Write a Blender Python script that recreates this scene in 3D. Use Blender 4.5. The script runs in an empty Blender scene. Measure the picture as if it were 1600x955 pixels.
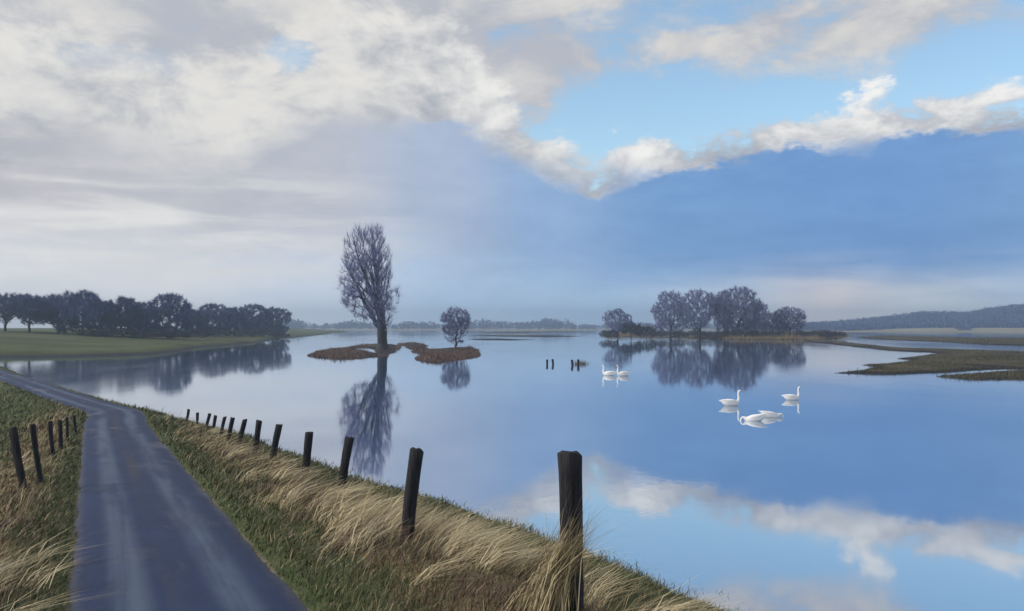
import bpy, bmesh, math, random
import numpy as np
from mathutils import Vector, noise as mnoise

SC = bpy.context.scene
COL = SC.collection
R = math.radians
random.seed(7)
RNG = np.random.default_rng(11)

# ------------------------------------------------------------------ camera
EYE = 6.0            # metres above the flood water
F = 1500.0           # focal length in photograph pixels (1600 wide)
HY = 511.0           # horizon row in the photograph
cam_d = bpy.data.cameras.new('camera')
cam_d.sensor_width = 36.0
cam_d.lens = F / 1600 * 36
cam_d.shift_y = (HY - 477.5) / 1600
cam_d.clip_start = 0.1
cam_d.clip_end = 20000
cam = bpy.data.objects.new('camera', cam_d)
cam.location = (0, 0, EYE)
cam.rotation_euler = (R(90), 0, 0)
COL.objects.link(cam)
SC.camera = cam

SC.render.engine = 'CYCLES'
SC.cycles.use_denoising = True
SC.cycles.max_bounces = 6
SC.cycles.transparent_max_bounces = 8
SC.cycles.volume_bounces = 0
SC.view_settings.view_transform = 'Standard'
SC.view_settings.look = 'None'
SC.view_settings.exposure = 0.45
SC.view_settings.gamma = 1.0
SC.view_settings.use_curve_mapping = False


def lin(r, g, b):
    f = lambda c: (c / 255 / 12.92) if c / 255 <= 0.04045 else ((c / 255 + 0.055) / 1.055) ** 2.4
    return (f(r), f(g), f(b), 1.0)


# ------------------------------------------------------------------ node helper
class N:
    def __init__(s, tree):
        s.t = tree

    def new(s, kind, **kw):
        n = s.t.nodes.new(kind)
        for k, v in kw.items():
            setattr(n, k, v)
        return n

    def put(s, sock, v):
        if v is None:
            return
        if isinstance(v, bpy.types.NodeSocket):
            s.t.links.new(v, sock)
        else:
            sock.default_value = v

    def m(s, op, a, b=None, c=None, clamp=False):
        n = s.new('ShaderNodeMath', operation=op, use_clamp=clamp)
        s.put(n.inputs[0], a); s.put(n.inputs[1], b); s.put(n.inputs[2], c)
        return n.outputs[0]

    def add(s, a, b): return s.m('ADD', a, b)
    def sub(s, a, b): return s.m('SUBTRACT', a, b)
    def mul(s, a, b): return s.m('MULTIPLY', a, b)

    def xyz(s, x, y, z):
        n = s.new('ShaderNodeCombineXYZ')
        s.put(n.inputs[0], x); s.put(n.inputs[1], y); s.put(n.inputs[2], z)
        return n.outputs[0]

    def sep(s, v):
        n = s.new('ShaderNodeSeparateXYZ'); s.put(n.inputs[0], v)
        return n.outputs[0], n.outputs[1], n.outputs[2]

    def noise(s, vec, scale, detail=4, rough=0.5, dist=0.0):
        n = s.new('ShaderNodeTexNoise')
        s.put(n.inputs['Vector'], vec)
        n.inputs['Scale'].default_value = scale
        n.inputs['Detail'].default_value = detail
        n.inputs['Roughness'].default_value = rough
        n.inputs['Distortion'].default_value = dist
        return n.outputs[0]

    def step(s, v, lo, hi, smooth=True):
        n = s.new('ShaderNodeMapRange', clamp=True)
        n.interpolation_type = 'SMOOTHSTEP' if smooth else 'LINEAR'
        s.put(n.inputs[0], v); s.put(n.inputs[1], lo); s.put(n.inputs[2], hi)
        return n.outputs[0]

    def ramp(s, fac, stops, mode='LINEAR'):
        n = s.new('ShaderNodeValToRGB')
        s.put(n.inputs[0], fac)
        cr = n.color_ramp
        cr.interpolation = mode
        while len(cr.elements) < len(stops):
            cr.elements.new(0.5)
        for e, (p, c) in zip(cr.elements, stops):
            e.position = p
        for e, (p, c) in zip(cr.elements, stops):
            e.color = c if hasattr(c, '__len__') else (c, c, c, 1)
        return n.outputs[0]

    def mix(s, f, a, b, blend='MIX'):
        n = s.new('ShaderNodeMix', data_type='RGBA', blend_type=blend)
        s.put(n.inputs[0], f); s.put(n.inputs[6], a); s.put(n.inputs[7], b)
        return n.outputs[2]


# ------------------------------------------------------------------ sky
SUN_AZ, SUN_EL = R(-98), R(32)     # left of the view, just behind the camera's shoulder

world = bpy.data.worlds.new('World')
SC.world = world
world.use_nodes = True
wt = world.node_tree
wt.nodes.clear()
w = N(wt)
KS = 0.1


def az_of(px): return math.atan((px - 800) / F)
def tt(px): return (az_of(px) + 0.7) / 1.4
def el_of(px, py): return (HY - py) / F * math.cos(az_of(px))


def sky_nodes():
    tc = w.new('ShaderNodeTexCoord')
    V = tc.outputs['Generated']
    x, y, z = w.sep(V)
    az = w.m('ARCTAN2', x, y)
    rr = w.m('MAXIMUM', w.m('SQRT', w.add(w.mul(x, x), w.mul(y, y))), 0.02)
    E = w.m('DIVIDE', z, rr)
    E = w.m('MINIMUM', E, 3.0)
    t = w.m('MULTIPLY_ADD', az, 1 / 1.4, 0.5)
    sky = w.new('ShaderNodeTexSky', sky_type='NISHITA')
    sky.sun_disc = False
    sky.sun_elevation = SUN_EL
    sky.sun_rotation = SUN_AZ
    sky.altitude = 0
    sky.air_density = 1.0
    sky.dust_density = 0.6
    sky.ozone_density = 1.6
    base = w.mix(1.0, sky.outputs[0], (1.38, 1.45, 1.38, 1), 'MULTIPLY')
    # noise fields, living on the sky sphere
    Vf = w.xyz(x, y, w.mul(z, 2.2))
    nA = w.sub(w.noise(Vf, 5.0, 9, 0.56), 0.5)
    nB = w.sub(w.noise(Vf, 16.0, 8, 0.62, 0.3), 0.5)
    nC = w.sub(w.noise(w.xyz(w.add(x, 4.3), y, w.mul(z, 1.6)), 8.0, 10, 0.62, 0.5), 0.5)
    den = w.add(w.m('MAXIMUM', z, 0.0), 0.10)
    P = w.xyz(w.m('DIVIDE', x, den), w.m('DIVIDE', y, den), 0.0)
    nD = w.noise(P, 1.7, 10, 0.60, 0.35)
    nS = w.noise(w.xyz(w.mul(az, 3.0), w.mul(E, 26.0), 1.7), 1.5, 8, 0.58, 0.4)
    nT = w.noise(w.xyz(w.mul(az, 7.0), w.mul(E, 16.0), 5.1), 2.2, 9, 0.62, 0.6)

    def curve(pts):
        return w.ramp(t, [(tt(px), el_of(px, py)) for px, py in pts], 'LINEAR')

    # edge of the low cloud deck
    h = curve([(-250, 240), (0, 240), (100, 215), (230, 235), (350, 245), (450, 205), (520, 180), (620, 182), (700, 185),
               (770, 225), (850, 280), (930, 300), (1000, 274), (1060, 262), (1150, 245), (1300, 238), (1400, 208),
               (1500, 202), (1600, 195), (1800, 190)])
    left = w.step(az, az_of(1000), az_of(500))
    nF = w.sub(w.noise(Vf, 42.0, 6, 0.65, 0.4), 0.5)
    h = w.add(h, w.add(w.mul(nA, w.m('MULTIPLY_ADD', left, .06, .05)), w.add(w.mul(nB, w.m('MULTIPLY_ADD', left, .035, .05)), w.mul(nF, .022))))
    soft = w.m('MULTIPLY_ADD', w.step(az, az_of(520), az_of(260)), 0.026, w.m('MULTIPLY_ADD', w.step(w.noise(Vf, 6.0, 4, .5), .42, .66), .022, .0055))
    S = w.step(w.m('DIVIDE', w.sub(h, E), soft), -1.0, 1.0)
    # bright cumulus band resting on it
    th = w.ramp(t, [(tt(px), v) for px, v in [(-100, .13), (100, .10), (400, .085), (560, .10), (720, .095), (820, .048), (900, .030),
                                               (1000, .030), (1100, .030), (1250, .030), (1400, .034), (1600, .030)]])
    top = w.add(w.add(h, th), w.add(w.mul(nC, 0.12), w.mul(nB, 0.05)))
    C = w.step(w.m('DIVIDE', w.sub(top, E), w.m('MULTIPLY_ADD', left, .018, .011)), -1.0, 1.0)
    # high broken cover
    g = curve([(-250, 420), (500, 420), (800, 260), (870, 165), (960, 120), (1060, 105), (1150, 112), (1300, 106), (1400, 92), (1500, 58), (1600, 46), (1800, 40)])
    U = w.step(w.add(w.sub(E, g), w.add(w.mul(nC, 0.13), w.mul(nB, 0.05))), -0.016, 0.022)
    U = w.mul(U, w.step(w.add(w.add(nD, w.mul(left, .16)), w.mul(nB, .35)), 0.34, 0.54))

    def blob(px, py, rx, ry):
        dx = w.mul(w.sub(az, az_of(px)), F / rx)
        dy = w.mul(w.sub(E, el_of(px, py)), F / ry)
        q = w.add(w.add(w.mul(dx, dx), w.mul(dy, dy)), w.add(w.mul(nC, 2.0), w.mul(nB, 4.5)))
        return w.step(q, 1.5, 0.1)
    holes = w.m('MAXIMUM', w.mul(blob(456, 86, 44, 30), .75), w.mul(blob(185, 98, 90, 24), 0.25))
    holes = w.m('MAXIMUM', holes, w.mul(blob(1010, 25, 120, 30), 0.45))
    U = w.mul(U, w.sub(1.0, holes))
    C = w.mul(C, w.sub(1.0, w.mul(holes, 0.9)))

    k = 0.85 / KS

    def cl(r, g_, b): 
        c = lin(r, g_, b)
        return (c[0] * k, c[1] * k, c[2] * k, 1)

    shade = w.step(w.add(w.mul(nC, 1.3), w.add(nD, w.mul(nB, .5))), 0.30, 0.78)
    ucol = w.mix(shade, cl(172, 175, 184), cl(206, 204, 201))
    shade2 = w.step(w.add(w.mul(nC, 2.0), w.add(w.mul(nB, 1.7), w.mul(w.sub(E, h), 2.6))), -0.40, 0.50)
    ccol = w.mix(shade2, cl(162, 166, 175), w.mix(left, cl(234, 233, 230), cl(216, 214, 210)))

    def cramp(st):
        return w.ramp(t, [(tt(px), lin(*c)) for px, c in st], 'EASE')
    topc = cramp([(-300, (184, 182, 188)), (0, (186, 184, 189)), (250, (184, 185, 191)), (500, (179, 183, 193)), (680, (166, 180, 203)), (860, (138, 168, 206)),
                  (1050, (114, 154, 201)), (1400, (109, 150, 200)), (1600, (117, 156, 202)), (1900, (122, 160, 202))])
    botc = cramp([(-300, (216, 218, 222)), (0, (216, 218, 222)), (250, (222, 224, 228)), (500, (204, 215, 231)), (700, (176, 202, 230)), (950, (166, 196, 228)),
                  (1120, (184, 202, 222)), (1300, (214, 210, 212)), (1450, (204, 212, 220)), (1600, (190, 206, 224)), (1900, (188, 204, 222))])
    f = w.step(w.add(E, w.add(w.mul(w.sub(nS, .5), 0.05), w.mul(nA, 0.04))), w.m('MULTIPLY_ADD', left, .012, .018), w.m('MULTIPLY_ADD', left, .045, .080))
    scol = w.mix(f, botc, topc)
    scol = w.mix(1.0, scol, (k, k, k, 1), 'MULTIPLY')
    # streaks of thinner, brighter cloud in the deck, towards the sun
    ls = w.step(az, az_of(760), az_of(330))
    band = w.mul(w.step(E, 0.015, 0.07), w.step(E, 0.185, 0.11))
    st = w.mul(w.mul(ls, band), w.step(nS, 0.40, 0.66))
    scol = w.mix(w.mul(st, 0.85), scol, cl(222, 221, 219))
    mott = w.step(nT, 0.30, 0.70)
    scol = w.mix(w.mul(0.45, mott), scol, w.mix(1.0, scol, (0.84, 0.86, 0.89, 1), 'MULTIPLY'))
    bill = w.step(w.noise(w.xyz(w.mul(az, 4.0), w.mul(E, 11.0), 9.3), 2.0, 8, .58, .8), .38, .68)
    scol = w.mix(w.mul(w.sub(1.0, left), w.mul(bill, .55)), scol, w.mix(1.0, scol, (0.80, 0.84, 0.90, 1), 'MULTIPLY'))
    mott2 = w.step(w.noise(Vf, 9.0, 9, 0.6, 0.2), 0.45, 0.75)
    scol = w.mix(w.mul(mott2, 0.40), scol, w.mix(1.0, scol, (1.22, 1.18, 1.12, 1), 'MULTIPLY'))

    col = w.mix(U, base, ucol)
    col = w.mix(C, col, ccol)
    col = w.mix(S, col, scol)
    bg = w.new('ShaderNodeBackground')
    bg.inputs[1].default_value = KS
    w.put(bg.inputs[0], col)
    out = w.new('ShaderNodeOutputWorld')
    wt.links.new(bg.outputs[0], out.inputs[0])


sky_nodes()

sun_d = bpy.data.lights.new('sun', 'SUN')
sun_d.energy = 2.3
sun_d.angle = R(12)
sun_d.color = (1.0, 0.95, 0.88)
sun = bpy.data.objects.new('sun', sun_d)
sdir = Vector((math.sin(SUN_AZ) * math.cos(SUN_EL), math.cos(SUN_AZ) * math.cos(SUN_EL), math.sin(SUN_EL)))
sun.rotation_euler = sdir.to_track_quat('Z', 'Y').to_euler()
sun.location = sdir * 100
COL.objects.link(sun)


# ------------------------------------------------------------------ mesh helpers
def mesh_np(name, verts, faces_flat, loop_starts, mat=None, smooth=False, cols=None, uvs=None):
    me = bpy.data.meshes.new(name)
    verts = np.asarray(verts, dtype=np.float32)
    faces_flat = np.asarray(faces_flat, dtype=np.int32)
    loop_starts = np.asarray(loop_starts, dtype=np.int32)
    me.vertices.add(len(verts)); me.vertices.foreach_set('co', verts.ravel())
    me.loops.add(len(faces_flat)); me.loops.foreach_set('vertex_index', faces_flat)
    me.polygons.add(len(loop_starts)); me.polygons.foreach_set('loop_start', loop_starts)
    me.update(calc_edges=True)
    me.validate()
    if smooth:
        me.polygons.foreach_set('use_smooth', np.ones(len(me.polygons), dtype=bool))
    if cols is not None:
        a = me.color_attributes.new('Col', 'FLOAT_COLOR', 'POINT')
        c = np.ones((len(verts), 4), dtype=np.float32); c[:, :3] = cols
        a.data.foreach_set('color', c.ravel())
    if uvs is not None:
        l = me.uv_layers.new(name='UVMap')
        l.data.foreach_set('uv', np.asarray(uvs, dtype=np.float32)[faces_flat].ravel())
    if mat:
        me.materials.append(mat)
    return me


def obj(name, me, parent=None, **props):
    o = bpy.data.objects.new(name, me)
    COL.objects.link(o)
    if parent:
        o.parent = parent
    for k, v in props.items():
        o[k] = v
    return o


def thing(name, label, cat, loc=(0, 0, 0), group=None, rz=0, scale=None):
    o = bpy.data.objects.new(name, None)
    o.empty_display_size = 0.3
    COL.objects.link(o)
    o.location = loc
    o.rotation_euler.z = rz
    if scale:
        o.scale = scale
    o['label'] = label; o['category'] = cat
    if group:
        o['group'] = group
    return o


def hash2(ix, iy, s):
    h = (ix * 374761393 + iy * 668265263 + s * 974711) & 0x7fffffff
    h = ((h ^ (h >> 13)) * 1274126177) & 0x7fffffff
    return ((h ^ (h >> 16)) & 0xffff) / 65535.0


def vnoise(x, y, s=0):
    ix = np.floor(x).astype(np.int64); iy = np.floor(y).astype(np.int64)
    fx = x - ix; fy = y - iy
    fx = fx * fx * (3 - 2 * fx); fy = fy * fy * (3 - 2 * fy)
    a = hash2(ix, iy, s); b = hash2(ix + 1, iy, s); c = hash2(ix, iy + 1, s); d = hash2(ix + 1, iy + 1, s)
    return (a * (1 - fx) + b * fx) * (1 - fy) + (c * (1 - fx) + d * fx) * fy - 0.5


def fbm(x, y, s=0, o=4):
    v = 0; a = 1.0
    for i in range(o):
        v = v + a * vnoise(x, y, s + i * 17); x = x * 2.03 + 11.3; y = y * 2.03 - 7.1; a *= 0.5
    return v


def sstep(v, a, b):
    t = np.clip((v - a) / (b - a), 0, 1)
    return t * t * (3 - 2 * t)


def gp(px, py, z=0.0):
    d = (EYE - z) * F / (py - HY)
    return ((px - 800) / F * d, d)


def at(px, d): return ((px - 800) / F * d, d)


# ------------------------------------------------------------------ materials
def mat(name):
    m = bpy.data.materials.new(name)
    m.use_nodes = True
    m.node_tree.nodes.clear()
    n = N(m.node_tree)
    b = n.new('ShaderNodeBsdfPrincipled')
    o = n.new('ShaderNodeOutputMaterial')
    m.node_tree.links.new(b.outputs[0], o.inputs[0])
    return m, n, b


def bump(n, b, height, strength, dist):
    bp = n.new('ShaderNodeBump')
    bp.inputs['Strength'].default_value = strength
    bp.inputs['Distance'].default_value = dist
    n.put(bp.inputs['Height'], height)
    n.put(b.inputs['Normal'], bp.outputs[0])


def m_water():
    m, n, b = mat('flood_water')
    P = n.new('ShaderNodeNewGeometry').outputs['Position']
    x, y, z = n.sep(P)
    big = n.noise(n.xyz(n.mul(x, 0.02), n.mul(y, 0.006), 0), 1.0, 5, 0.55, 0.4)
    b.inputs['Base Color'].default_value = (0.030, 0.075, 0.185, 1)
    b.inputs['IOR'].default_value = 1.4
    rough = n.m('MULTIPLY_ADD', n.step(big, 0.45, 0.70), 0.07, 0.035)
    n.put(b.inputs['Roughness'], rough)
    rip = n.noise(n.xyz(n.mul(x, 1.0), n.mul(y, 0.55), 0), 0.9, 3, 0.5, 0.6)
    rip2 = n.noise(n.xyz(n.mul(x, 1.0), n.mul(y, 0.7), 3), 0.16, 3, 0.5, 0.3)
    wind = n.step(n.noise(n.xyz(n.mul(x, .035), n.mul(y, .012), 7), 1.0, 4, .55, .5), .44, .66)
    hh = n.mul(n.add(n.mul(rip, n.m('MULTIPLY_ADD', wind, .7, .2)), rip2), n.m('MULTIPLY_ADD', wind, 1.0, .7))
    bump(n, b, hh, 0.5, 0.012)
    gl = n.new('ShaderNodeBsdfAnisotropic')
    gl.inputs['Color'].default_value = (0.90, 0.95, 1.0, 1)
    n.put(gl.inputs['Roughness'], rough)
    n.put(gl.inputs['Normal'], b.inputs['Normal'].links[0].from_socket)
    mx = n.new('ShaderNodeMixShader')
    mx.inputs[0].default_value = 0.57
    m.node_tree.links.new(b.outputs[0], mx.inputs[1])
    m.node_tree.links.new(gl.outputs[0], mx.inputs[2])
    out = [q for q in m.node_tree.nodes if q.type == 'OUTPUT_MATERIAL'][0]
    m.node_tree.links.new(mx.outputs[0], out.inputs[0])
    return m


def m_ground():
    m, n, b = mat('dike_grass_soil')
    P = n.new('ShaderNodeNewGeometry').outputs['Position']
    x, y, z = n.sep(P)
    at_ = n.new('ShaderNodeAttribute', attribute_name='Col').outputs['Color']
    ra, ga, ba = n.sep(at_)     # r dry share, g bare verge share
    a = n.noise(P, 0.35, 6, 0.6, 0.5)
    c = n.noise(P, 2.2, 6, 0.65, 0.4)
    d = n.noise(P, 14.0, 4, 0.6)
    far = n.noise(n.xyz(n.mul(x, .03), n.mul(y, .03), 0), 1.0, 5, .6)
    green = n.mix(n.step(c, .35, .65), (0.050, 0.066, 0.030, 1), (0.082, 0.095, 0.044, 1))
    green = n.mix(n.mul(n.step(far, .42, .62), .55), green, (0.118, 0.124, 0.066, 1))
    straw = n.mix(n.step(d, .3, .7), (0.13, 0.098, 0.055, 1), (0.235, 0.185, 0.105, 1))
    brown = n.mix(n.step(c, .3, .7), (0.070, 0.045, 0.044, 1), (0.115, 0.075, 0.062, 1))
    fs = n.step(n.add(ra, n.mul(n.sub(a, .5), 1.1)), .38, .62)
    col = n.mix(fs, green, straw)
    fb = n.mul(n.step(n.noise(P, 0.8, 5, .6, .4), .54, .64), n.step(ra, .2, .5))
    col = n.mix(fb, col, brown)
    soil = n.mix(n.step(d, .3, .7), (0.10, 0.085, 0.068, 1), (0.19, 0.165, 0.13, 1))
    col = n.mix(n.step(n.add(ga, n.mul(n.sub(c, .5), .8)), .35, .65), col, soil)
    mud = n.mix(n.step(c, .3, .7), (0.030, 0.032, 0.038, 1), (0.055, 0.054, 0.055, 1))  # waterline mud; also the colour of the painted shade band below
    wet_and_shade = n.step(n.add(z, n.mul(n.sub(c, .5), .5)), .75, .15)
    wet_and_shade = n.mul(wet_and_shade, n.step(y, 95.0, 150.0))  # far bank only: damp foot widened to paint in the slope's shade
    wet_and_shade = n.m('MAXIMUM', wet_and_shade, n.step(n.add(z, n.mul(n.sub(c, .5), .2)), .12, .02))
    col = n.mix(wet_and_shade, col, mud)
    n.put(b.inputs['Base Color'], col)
    b.inputs['Roughness'].default_value = 0.9
    b.inputs['Specular IOR Level'].default_value = 0.06
    bump(n, b, n.add(c, n.mul(d, .5)), 0.8, 0.10)
    return m


def m_mud():
    m, n, b = mat('marsh_turf')
    P = n.new('ShaderNodeNewGeometry').outputs['Position']
    x, y, z = n.sep(P)
    a = n.noise(n.xyz(n.mul(x, .10), n.mul(y, .05), 0), 1.0, 6, 0.6, 0.6)
    c = n.noise(P, 0.9, 6, 0.65, 0.4)
    col = n.mix(n.step(a, .35, .65), (0.052, 0.054, 0.034, 1), (0.115, 0.096, 0.062, 1))
    col = n.mix(n.mul(n.step(c, .4, .7), .6), col, (0.050, 0.040, 0.036, 1))
    col = n.mix(n.step(n.add(z, n.mul(n.sub(c, .5), .15)), .30, .16), col, (0.022, 0.021, 0.024, 1))
    n.put(b.inputs['Base Color'], col)
    b.inputs['Roughness'].default_value = 0.9
    b.inputs['Specular IOR Level'].default_value = 0.05
    bump(n, b, c, .8, .2)
    return m


def m_attr(name, rough=0.75, trans=0.0, spec=0.25, var=0.0):
    m, n, b = mat(name)
    a = n.new('ShaderNodeAttribute', attribute_name='Col').outputs['Color']
    n.put(b.inputs['Base Color'], a)
    b.inputs['Roughness'].default_value = rough
    b.inputs['Specular IOR Level'].default_value = spec
    return m


def m_plain(name, c0, c1, scale, rough=0.85, stretch=None, bstr=0.0, bdist=0.02, obj_space=True, objvar=0.0, detail=5):
    m, n, b = mat(name)
    tc = n.new('ShaderNodeTexCoord').outputs['Object'] if obj_space else n.new('ShaderNodeNewGeometry').outputs['Position']
    if stretch:
        x, y, z = n.sep(tc)
        tc = n.xyz(n.mul(x, stretch[0]), n.mul(y, stretch[1]), n.mul(z, stretch[2]))
    f = n.noise(tc, scale, detail, .6, .3)
    col = n.mix(n.step(f, .3, .7), c0 + (1,), c1 + (1,))
    if objvar:
        rn = n.new('ShaderNodeObjectInfo').outputs['Random']
        hv = n.new('ShaderNodeHueSaturation')
        n.put(hv.inputs['Value'], n.m('MULTIPLY_ADD', rn, objvar * 2, 1 - objvar))
        n.put(hv.inputs['Color'], col)
        col = hv.outputs[0]
    n.put(b.inputs['Base Color'], col)
    b.inputs['Roughness'].default_value = rough
    b.inputs['Specular IOR Level'].default_value = 0.25
    if bstr:
        bump(n, b, f, bstr, bdist)
    return m


def m_road():
    m, n, b = mat('worn_asphalt')
    uv = n.new('ShaderNodeUVMap').outputs[0]
    u, v, _ = n.sep(uv)
    P = n.new('ShaderNodeNewGeometry').outputs['Position']
    lng = n.noise(n.xyz(n.mul(u, .10), n.mul(v, 1.6), 0), 1.0, 6, .6, .5)
    blot = n.noise(n.xyz(n.mul(u, .25), n.mul(v, .7), 4), 1.0, 5, .6, .4)
    fine = n.noise(P, 60, 3, .7)
    grit = n.noise(P, 9, 5, .65)
    av = n.m('ABSOLUTE', v)
    track = n.step(n.m('ABSOLUTE', n.sub(av, 0.58)), 0.34, 0.06)
    track = n.mul(track, n.step(n.add(lng, n.mul(n.sub(blot, .5), .6)), .30, .62))
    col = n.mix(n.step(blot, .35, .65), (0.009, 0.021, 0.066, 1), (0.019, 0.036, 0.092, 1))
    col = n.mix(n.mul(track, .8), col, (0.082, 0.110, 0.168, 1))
    col = n.mix(n.mul(n.step(av, .25, .02), n.mul(n.step(lng, .4, .65), .5)), col, (0.050, 0.047, 0.050, 1))
    dust = n.mul(n.step(n.add(av, n.mul(n.sub(grit, .5), .30)), 1.08, 1.30), .5)
    col = n.mix(dust, col, (0.13, 0.12, 0.115, 1))
    col = n.mix(n.mul(n.sub(fine, .5), .4), col, (0.2, 0.2, 0.21, 1))
    n.put(b.inputs['Base Color'], col)
    vo = n.new('ShaderNodeTexVoronoi', feature='DISTANCE_TO_EDGE')
    n.put(vo.inputs['Vector'], n.xyz(n.add(n.mul(u, .55), n.mul(grit, .5)), n.add(n.mul(v, .9), n.mul(grit, .6)), 0))
    vo.inputs['Scale'].default_value = 1.0
    crack = n.mul(n.step(vo.outputs['Distance'], .030, .008), n.step(n.noise(n.xyz(n.mul(u, .2), v, 8), 1.0, 3, .5), .44, .54))
    col = n.mix(n.mul(crack, .8), col, (0.010, 0.011, 0.014, 1))
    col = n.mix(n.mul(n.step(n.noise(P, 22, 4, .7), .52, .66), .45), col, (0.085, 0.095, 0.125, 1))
    col = n.mix(n.step(n.noise(P, 130, 2, .5), .60, .72), col, (0.17, 0.18, 0.20, 1))
    n.put(b.inputs['Roughness'], n.m('MULTIPLY_ADD', n.step(blot, .5, .35), -.20, .66))
    b.inputs['Specular IOR Level'].default_value = 0.16
    bump(n, b, n.add(fine, n.mul(grit, 1.0)), .35, .012)
    return m


M = {
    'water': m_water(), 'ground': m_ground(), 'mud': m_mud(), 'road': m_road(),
    'blade': m_attr('grass_blade', .6), 'reed': m_attr('reed_blade', .7),
    'post': m_plain('weathered_post_wood', (0.008, 0.009, 0.012), (0.030, 0.029, 0.034), 3.0, .85, (9, 9, .8), .9, .02),
    'bark': m_plain('wet_bark', (0.022, 0.021, 0.026), (0.055, 0.050, 0.054), 2.0, .9, (3, 3, .5), .6, .05),
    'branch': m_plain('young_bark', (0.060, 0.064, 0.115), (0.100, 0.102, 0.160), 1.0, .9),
    'twig': m_plain('winter_twigs', (0.150, 0.165, 0.320), (0.230, 0.235, 0.390), .35, .9, objvar=.18),  # blue of the distance haze is mixed into the twig colour
    'twig_dark': m_plain('winter_twigs_dense', (0.066, 0.088, 0.205), (0.105, 0.125, 0.250), .3, .9, objvar=.22),  # haze blue painted in here too, for the far bank wood
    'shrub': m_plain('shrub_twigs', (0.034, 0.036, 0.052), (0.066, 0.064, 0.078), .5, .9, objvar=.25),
    'wood': m_plain('distant_wood', (0.052, 0.078, 0.190), (0.085, 0.110, 0.225), .02, .95, obj_space=False),  # bluish base colour stands in for part of the haze
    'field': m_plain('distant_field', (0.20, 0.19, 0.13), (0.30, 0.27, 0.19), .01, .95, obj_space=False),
    'swan': m_plain('swan_plumage', (0.82, 0.81, 0.79), (0.90, 0.89, 0.87), 9, .6, (1, 3, 3), .3, .02),
    'beak': m_plain('swan_beak', (0.50, 0.16, 0.03), (0.62, 0.24, 0.05), 8, .4),
    'knob': m_plain('swan_black', (0.010, 0.010, 0.011), (0.02, 0.02, 0.02), 8, .4),
}

# ------------------------------------------------------------------ water
S_ = 7000
wme = mesh_np('water', [(-S_, -400, 0), (S_, -400, 0), (S_, S_, 0), (-S_, S_, 0)], [0, 1, 2, 3], [0], M['water'])
obj('water', wme, kind='structure')

# ------------------------------------------------------------------ the road line
A = np.array((-0.403, 0.915)); B = np.array((0.915, 0.403)); P0 = np.array((-3.71, 11.0))
ctrl = [P0 + A * u for u in (-40, -20, -6, 8, 22, 34)] + [np.array(p) for p in
        ((-20.2, 48.6), (-28.5, 61.0), (-39.5, 77.5), (-54.0, 99.0), (-78, 137), (-104, 176), (-128, 222), (-138, 290), (-150, 400), (-190, 640))]


def catmull(P, step=2.4):
    out = []
    P = [2 * P[0] - P[1]] + list(P) + [2 * P[-1] - P[-2]]
    for i in range(1, len(P) - 2):
        a, b, c, d = P[i - 1], P[i], P[i + 1], P[i + 2]
        k = max(2, int(np.linalg.norm(c - b) / step))
        for j in range(k):
            t = j / k
            out.append(0.5 * ((2 * b) + (-a + c) * t + (2 * a - 5 * b + 4 * c - d) * t * t + (-a + 3 * b - 3 * c + d) * t ** 3))
    out.append(P[-2])
    return np.array(out)


RC = catmull(ctrl)
seg = np.linalg.norm(np.diff(RC, axis=0), axis=1)
RU = np.concatenate([[0], np.cumsum(seg)])
i0 = np.argmin(np.linalg.norm(RC - P0, axis=1))
RU = RU - RU[i0]


def zroad(u):
    return np.interp(u, [-40, -6, 0, 12, 25, 36, 42, 47, 60, 100, 160, 230, 300, 800],
                     [3.9, 2.93, 2.76, 2.41, 2.04, 1.82, 1.74, 1.66, 1.60, 1.58, 1.9, 3.0, 4.4, 4.4])


def vshore(u):
    return np.interp(u, [-40, 4, 10, 18.7, 26, 32.6, 45, 56, 68, 90, 150, 900],
                     [11.2, 10.9, 10.9, 10.2, 8.8, 8.0, 6.4, 5.4, 4.9, 4.6, 5.0, 5.0])


def road_uv(x, y):
    """arc length and signed offset from the road centre (positive towards the water)"""
    p = np.stack([x, y], 1)
    best = np.full(len(p), 1e18); U = np.zeros(len(p)); Vv = np.zeros(len(p))
    for i in range(0, len(RC) - 1):
        a = RC[i]; d = RC[i + 1] - a; L2 = d @ d
        q = p - a
        t = (q @ d) / L2
        t = np.clip(t, 0, 1) if 0 < i < len(RC) - 2 else (np.minimum(t, 1) if i == 0 else np.maximum(t, 0))
        r = q - t[:, None] * d
        D = (r * r).sum(1)
        k = D < best
        best[k] = D[k]; U[k] = RU[i] + t[k] * math.sqrt(L2)
        Vv[k] = np.sqrt(D[k]) * np.sign(q[k, 0] * d[1] - q[k, 1] * d[0])
    return U, Vv


def sdf(x, y, poly):
    """signed distance, positive inside"""
    poly = np.asarray(poly, float)
    best = np.full(x.shape, 1e18); ins = np.zeros(x.shape, bool)
    n = len(poly)
    for i in range(n):
        a = poly[i]; b = poly[(i + 1) % n]; d = b - a
        t = np.clip(((x - a[0]) * d[0] + (y - a[1]) * d[1]) / (d @ d + 1e-12), 0, 1)
        D = (x - a[0] - t * d[0]) ** 2 + (y - a[1] - t * d[1]) ** 2
        best = np.minimum(best, D)
        if abs(d[1]) > 1e-9:
            c = ((a[1] > y) != (b[1] > y)) & (x < d[0] * (y - a[1]) / d[1] + a[0])
            ins ^= c
    return np.sqrt(best) * np.where(ins, 1, -1)


FARBANK = [(-320, 150), (-118, 181), (-102, 187), (-90, 194), (-79, 212), (-82, 240), (-90, 275), (-99, 375), (-120, 500), (-127, 562), (-168, 900), (-205, 1200), (-300, 1700),
           (-1500, 1700), (-1500, 150)]


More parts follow.
